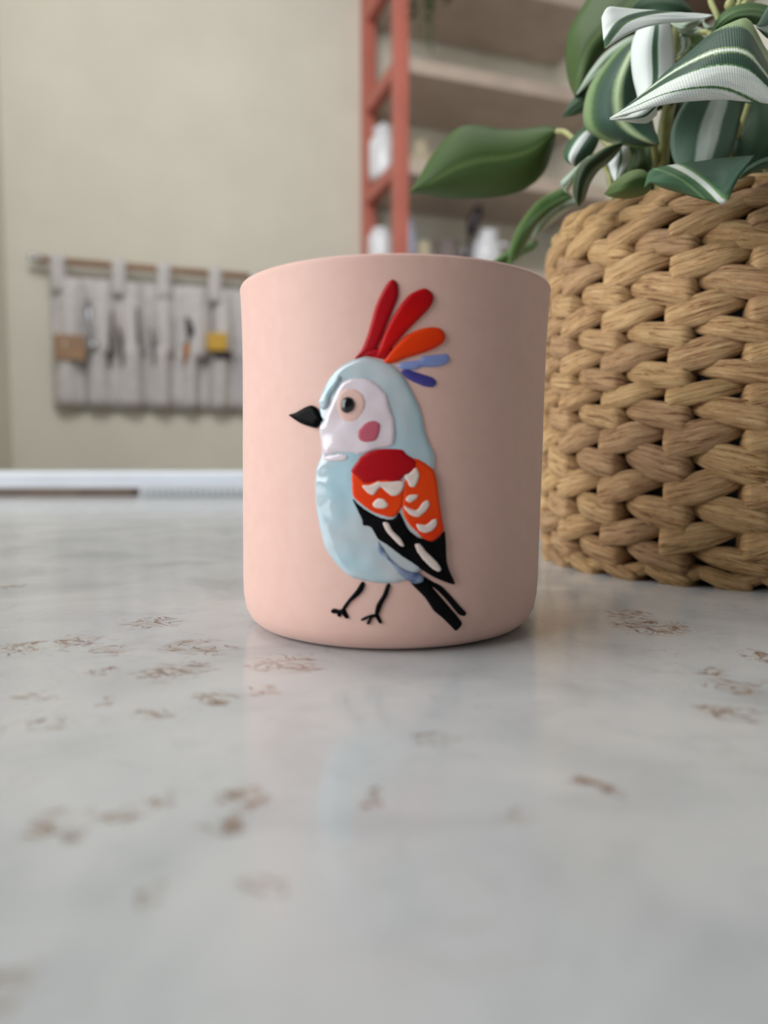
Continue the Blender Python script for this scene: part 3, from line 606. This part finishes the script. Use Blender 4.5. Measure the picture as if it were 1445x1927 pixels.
# ------------------------------------------------------------------ shelving unit against the back wall
M_salmon = plain('salmon_paint', (186, 106, 92), .5, .04, 10)
M_board = plain('shelf_board', (188, 172, 160), .55, .04, 14)
sh = thing('shelving_unit', wp(.3, .14, ZF), 'open shelving unit with salmon pink ladder frame and pale shelves', 'shelf')
def cbox(name, s0, s1, q0, q1, z0, z1, mat, par, **k): return wbox(MB(), s0, s1, q0, q1, z0, z1).go(name, mat, par, **k)
ZS2 = onwall(765, 134, .285)[1]; ZS3 = onwall(765, 326, .285)[1]; ZS1 = ZS2 * 2 - ZS3; ZS4 = ZS3 * 2 - ZS2; DZ = ZS2 - ZS3
boards = (ZS4 - 2 * DZ, ZS4 - DZ, ZS4, ZS3, ZS2, ZS1)
for s in (-.016,):
    for q in (.004, .255):
        cbox('post', s, s + .034, q, q + .036, ZF, 1.62, M_salmon, sh, bevel=.003)
    for z in boards:
        cbox('rung', s + .004, s + .03, .038, .257, z + .0, z + .036, M_salmon, sh, bevel=.003)
for z in boards:
    cbox('shelf_board', .020, .610, .006, .285, z, z + .036, M_board, sh, bevel=.002)
def shelf_xy(px, py, q, zb):   # point on a shelf at the pixel column
    s, _ = onwall(px, py, q); return wp(s, q, zb)
def pot(name, label, cat, px, q, zb, prof, mat, group=None, extra=None):
    p = shelf_xy(px, 400, q, zb + .0222); t = thing(name, p, label, cat, group)
    MB().lathe(prof, p, 32).go('body', mat, t, smooth=True)
    if extra: extra(t, p)
    return t
M_cer = plain('white_ceramic', (226, 228, 234), .3, .03, 20, coat=.4)
M_pb = plain('pale_blue_glass', (188, 196, 220), .25, .04, 20)
M_cream = plain('cream_ceramic', (216, 206, 180), .5, .04, 20)
M_gr = plain('grey_brown_clay', (116, 104, 102), .6, .08, 20)
M_blk = plain('dark_plastic', (40, 30, 38), .4, .05, 20)
jar = lambda r, h: [(r * .7, 0), (r * .92, .004), (r, .02), (r, h * .78), (r * .8, h * .9), (r * .62, h * .93), (r * .66, h), (r * .5, h)]
def lid(t, p): MB().lathe([(.012, .0), (.030, .002), (.030, .010), (.008, .014), (.009, .026), (.003, .028)], p + Vector((0, 0, .125)), 24).go('lid', M_cer, t, smooth=True)
ZB4, ZB3 = ZS4 + .014, ZS3 + .014
pot('jar', 'white lidded jar between the salmon posts on the upper visible shelf', 'jar', 722, .12, ZB3, jar(.040, .125), M_cer, extra=lid)
pot('vase', 'cream vase right of the salmon post on the upper visible shelf', 'vase', 792, .10, ZB3, [(.02, 0), (.035, .01), (.042, .05), (.03, .09), (.018, .11), (.024, .125), (.018, .125)], M_cream)
pot('jar', 'tall white jar behind the front salmon post just above the cup rim', 'jar', 716, .13, ZB4, jar(.034, .115), M_cer)
pot('bottle', 'pale blue bottle right of the salmon post above the cup rim', 'bottle', 772, .15, ZB4, [(.018, 0), (.022, .01), (.022, .085), (.010, .11), (.010, .14), (.006, .14)], M_pb)
pot('candle', 'short cream candle between the pale blue bottle and the grey pot', 'candle', 797, .18, ZB4, [(.014, 0), (.018, .003), (.018, .075), (.014, .078)], M_cream)
pot('pot', 'squat grey brown clay pot above the cup rim', 'pot', 843, .19, ZB4, [(.02, 0), (.034, .01), (.042, .035), (.038, .062), (.030, .072), (.034, .082), (.026, .082)], M_gr)
pot('bowl', 'wide pale bowl behind the grey brown pot', 'bowl', 845, .07, ZB4, [(.03, 0), (.036, .01), (.060, .05), (.066, .088), (.062, .090), (.05, .05), (.02, .03)], M_cer)
pot('jug', 'white rounded jug left of the basket on the lower visible shelf', 'jug', 915, .17, ZB4, [(.026, 0), (.036, .008), (.046, .045), (.042, .085), (.030, .105), (.036, .125), (.028, .125)], M_cer,
    extra=lambda t, p: MB().tube([p + Vector((.040, 0, .095)), p + Vector((.066, .002, .088)), p + Vector((.068, .002, .055)), p + Vector((.044, 0, .035))], .006, 8).go('handle', M_cer, t, smooth=True))
p = shelf_xy(884, 400, .20, ZB4 + .0225)
hb = thing('brush', p + Vector((.0, 0, 0)), 'dark tilted brush standing beside the white jug', 'brush')
MB().tube([p + Vector((-.018, 0, .004)), p + Vector((-.006, 0, .06)), p + Vector((.003, 0, .11))], [.008, .006, .006], 10).go('handle', M_blk, hb, smooth=True)
MB().tube([p + Vector((.001, 0, .105)), p + Vector((.010, 0, .135)), p + Vector((.022, 0, .165)), p + Vector((.028, 0, .178))], [.010, .017, .016, .008], 12).go('bristles', M_blk, hb, smooth=True)
# trailing plant on the board above
tp0 = shelf_xy(800, 40, .22, ZS1 + .0362)
tp = thing('trailing_plant', tp0, 'blurred trailing plant hanging down beside the salmon post at the top', 'plant')
MB().lathe([(.03, 0), (.04, .006), (.05, .07), (.052, .09), (.045, .09), (.04, .06)], tp0, 28).go('pot', M_cream, tp, smooth=True)
M_tl = plain('trailing_green', (70, 88, 58), .6, .2, 60)
rt = random.Random(3); fol = MB()
for (px, zl, q, dn) in ((778, 1.13, .30, 1), (783, 1.06, .31, .3), (806, 1.13, .31, 1), (813, 1.15, .32, 1), (806, 1.04, .33, .35), (838, 1.18, .31, 1), (844, 1.20, .32, 1), (797, 1.06, .30, .25), (812, 1.05, .30, .25)):
    top = tp0 + Vector((0, 0, .085)); en = shelf_xy(px, 60, q, zl); mid = Vector((en.x, en.y, 1.40)); mid2 = en.lerp(mid, .5)
    pts = crv([top, mid.lerp(top, .4) + Vector((0, 0, .03)), mid - Vector((0, 0, .03)), mid2, en], 24)
    MB().tube(pts, .0018, 5).go('stem', M_tl, tp, smooth=True)
    for q_ in pts[4:]:
        for _ in range(int(1 + 8 * dn * dn)):
            d = Vector((rt.uniform(-1, 1), rt.uniform(-1, 1), rt.uniform(-.8, .4))).normalized(); s_ = rt.uniform(.008, .014) * (.7 + .5 * dn)
            a = d.cross(Vector((0, 0, 1))).normalized() * s_ * .4; c_ = q_ + d * s_ * .6
            fol.add([q_, c_ + a, q_ + d * s_ * 1.3, c_ - a, c_ + Vector((0, 0, .001))], [(0, 1, 4), (1, 2, 4), (2, 3, 4), (3, 0, 4)])
fol.go('foliage', M_tl, tp, kind='stuff')

# dark wooden wall cabinet on the right wall
M_dw = plain('dark_wood', (74, 46, 30), .5, .2, 12)
wc = thing('wall_cabinet', wp(.55, .95, 1.03), 'dark brown wooden wall cabinet behind the top of the plant', 'cabinet')
cbox('body', .47, .612, .60, 1.30, 1.03, 1.60, M_dw, wc, bevel=.003)
for i in range(2): 
    d_ = cbox('door', .452, .469, .605 + .35 * i, .945 + .35 * i, 1.035, 1.595, M_dw, wc, bevel=.003)
    cbox('handle', .440, .452, .93 + .03 * i - .01, .935 + .03 * i, 1.2, 1.3, M_blk, d_)

# ------------------------------------------------------------------ fabric organiser hanging on the back wall
M_lin = plain('grey_linen', (204, 200, 200), .9, .05, 60, bump=.001)
M_rod = plain('beech_rod', (150, 112, 84), .6, .08, 20)
M_steel = plain('steel', (200, 204, 212), .25, .03, 20, metal=1)
M_lea = plain('tan_card', (158, 126, 98), .7, .06, 30)
M_yel = plain('mustard_plastic', (206, 164, 62), .5, .05, 20)
M_amb = plain('amber_handle', (186, 112, 30), .4, .05, 20)
s0, zt = onwall(93, 500, .03); s1, _ = onwall(497, 500, .03); _, zb = onwall(100, 765, .03); _, zm = onwall(100, 655, .03)
sL = s0; WD = s1 - s0
og = thing('wall_organiser', wp((s0 + s1) / 2, .02, zb), 'grey linen pocket organiser hanging from a wooden rod on the beige wall', 'organiser')
zr = zt + .012
MB().tube([wp(s0 - .03, .034, zr), wp(s1 + .03, .034, zr)], .0085, 12).go('rod', M_rod, og, smooth=True)
def cloth(name, sa, sb, za, zc, qf, par, n=40, m=10, mat=M_lin, **k):
    V = []; Fc = []
    for i in range(n + 1):
        for j in range(m + 1):
            u = i / n; v = j / m; V.append(wp(sa + (sb - sa) * u, qf(u, v), za + (zc - za) * v))
    for i in range(n):
        for j in range(m):
            a = i * (m + 1) + j; Fc.append((a, a + m + 1, a + m + 2, a + 1))
    return mesh(name, V, Fc, mat, par, solid=.0018, **k)
ts = zr - .045
cloth('back_panel', s0, s1, zb, ts + .012, lambda u, v: .014 + .009 * math.sin(u * 47) * (.4 + .6 * v) + .003 * math.sin(u * 23 + 1), og, 90, 8)
NP = 7
for i in range(NP):      # pockets along the lower half
    a = s0 + WD * i / NP; b = s0 + WD * (i + 1) / NP
    cloth('pocket', a + .004, b - .004, zb, zm + .012, lambda u, v, i=i: .020 + .042 * max(0, math.sin(math.pi * min(1, u * (1.15 + .1 * math.sin(i * 2))))) ** 1.1 * (.45 + .55 * v) + .003 * math.sin(u * 9 + i), og, 20, 6)
for px in (113, 227, 311, 407, 484):      # loops round the rod
    c_ = onwall(px, 510, .03)[0]
    cloth('loop', c_ - .022, c_ + .014, ts - .03, zr + .012, lambda u, v: .052 - .010 * (1 - v) - .008 * (2 * u - 1) ** 2, og, 6, 6)
    cloth('loop', c_ - .022, c_ + .014, ts - .01, zr + .012, lambda u, v: .018, og, 4, 3)
for pa, pb in ((104, 160), (168, 218), (220, 272), (288, 330), (340, 398), (402, 440), (446, 492)):    # folds of the upper panel
    a = onwall(pa, 560, .03)[0]; b = onwall(pb, 560, .03)[0]
    cloth('drape', a, b, zm - .01, ts + .008, lambda u, v, k=pa: .020 + .036 * math.sin(math.pi * u) ** 1.2 * (1 - .45 * v) + .003 * math.sin(v * 6 + k), og, 16, 8)
hk = MB().lathe([(.004, 0), (.011, .003), (.012, .012), (.006, .017), (.001, .018)], wp(s0 - .036, .034, zr - .006), 16).go('finial', M_steel, og, smooth=True, label='shiny metal end knob on the left')
MB().tube([wp(s0 - .018, .001, zr + .012), wp(s0 - .018, .03, zr + .014), wp(s0 - .018, .046, zr), wp(s0 - .018, .034, zr - .012)], .003, 8).go('hook', M_steel, og, smooth=True)
MB().tube([wp(s1 + .018, .001, zr + .012), wp(s1 + .018, .03, zr + .014), wp(s1 + .018, .046, zr), wp(s1 + .018, .034, zr - .012)], .003, 8).go('hook', M_steel, og, smooth=True)
def ow(px, py, q=.06): s, z = onwall(px, py, q); return s, z
def wtube(name, label, cat, pts, r, mat, group=None, n=10):
    P = [wp(*(ow(x, y, q)[:1] + (q,) + ow(x, y, q)[1:])) for x, y, q in pts]
    t = thing(name, (P[0].x, P[0].y, min(p.z for p in P)), label, cat, group); MB().tube(P, r, n).go('shaft', mat, t, smooth=True); return t, P
a_, z1_ = ow(100, 628); b_, z2_ = ow(161, 656)
cb_ = thing('card_wallet', wp((a_ + b_) / 2, .03, z2_ - .03), 'tan card wallet sticking out of the leftmost pocket', 'wallet')
wbox(MB(), a_, b_, .050, .060, z2_ - .03, z1_).go('cover', M_lea, cb_, bevel=.003)
t, P = wtube('ladle', 'steel ladle in the second pocket with a round shiny end', 'ladle', [(172, 690, .036), (168, 600, .036), (166, 565, .036)], .004, M_steel)
c_ = wp(*(ow(176, 650, .06)[0], .062, ow(176, 650, .06)[1])); MB().lathe([(.002, -.012), (.009, -.009), (.013, 0), (.009, .009), (.002, .012)], c_, 16).go('bowl', M_steel, t, smooth=True)
for x0, x1, y1, lab in ((205, 212, 585, 'dark thin tool in the third pocket, left of the pair'), (232, 222, 615, 'dark short tool in the third pocket, right of the pair'), (262, 258, 580, 'dark rod standing in the fourth pocket'), (292, 284, 620, 'short dark tool at the right side of the fourth pocket')):
    wtube('craft_tool', lab, 'tool', [(x0, 690, .034), ((x0 + x1) / 2, 640, .050), (x1, y1, .056)], [.004, .005, .004], M_gr)
t, P = wtube('screwdriver', 'amber handled tool with a dark top in the fifth pocket', 'tool', [(348, 690, .034), (351, 662, .058), (352, 648, .058)], [.004, .009, .008], M_amb)
Q = [wp(ow(x, y, .055)[0], .055, ow(x, y, .055)[1]) for x, y in ((352, 650), (358, 622), (352, 598))]; MB().tube(Q, [.006, .010, .006], 10).go('tip', M_blk, t, smooth=True)
a_, z1_ = ow(390, 625); b_, z2_ = ow(428, 662)
tm_ = thing('tape_measure', wp((a_ + b_) / 2, .05, z2_), 'mustard yellow tape measure in the rightmost visible pocket', 'tape measure')
wbox(MB(), a_, b_, .036, .068, z2_, z1_).go('case', M_yel, tm_, bevel=.006)
a2, z3 = ow(405, 660); b2, z4 = ow(436, 676); wbox(MB(), a2, b2, .038, .066, z4, z3 + .001).go('base', M_blk, tm_, bevel=.003)

# ------------------------------------------------------------------ far end of the worktop: ruler and coil notebook
M_rul = plain('brown_wood', (92, 74, 62), .5, .12, 30)
xa = at(-120, 925, .86).x; xb = at(258, 925, .86).x
o = MB().box((xa, .845, 0), (xb, .885, .0085)).go('wooden_ruler', M_rul, bevel=.002); props(o, 'long flat brown wooden ruler lying along the far edge of the worktop', 'ruler')
x0 = at(266, 925, .84).x; x1 = at(520, 925, .84).x
M_pap = plain('grey_cover', (176, 178, 178), .5, .02, 30)
nb = thing('coil_notebook', ((x0 + x1) / 2, .86, 0), 'pale grey coil-bound notebook lying at the far edge of the worktop', 'notebook')
MB().box((x0, .832, 0), (x1, .897, .009)).go('pages', M_pap, nb, bevel=.001)
for k in range(22):
    x = x0 + .004 + (x1 - x0 - .008) * k / 21
    MB().tube([(x, .832 + .0055 * math.cos(a), .0058 + .0055 * math.sin(a)) for a in [2 * math.pi * i / 12 for i in range(13)]], .0012, 6, cap=False).go('coil_ring', M_white, nb, smooth=True)
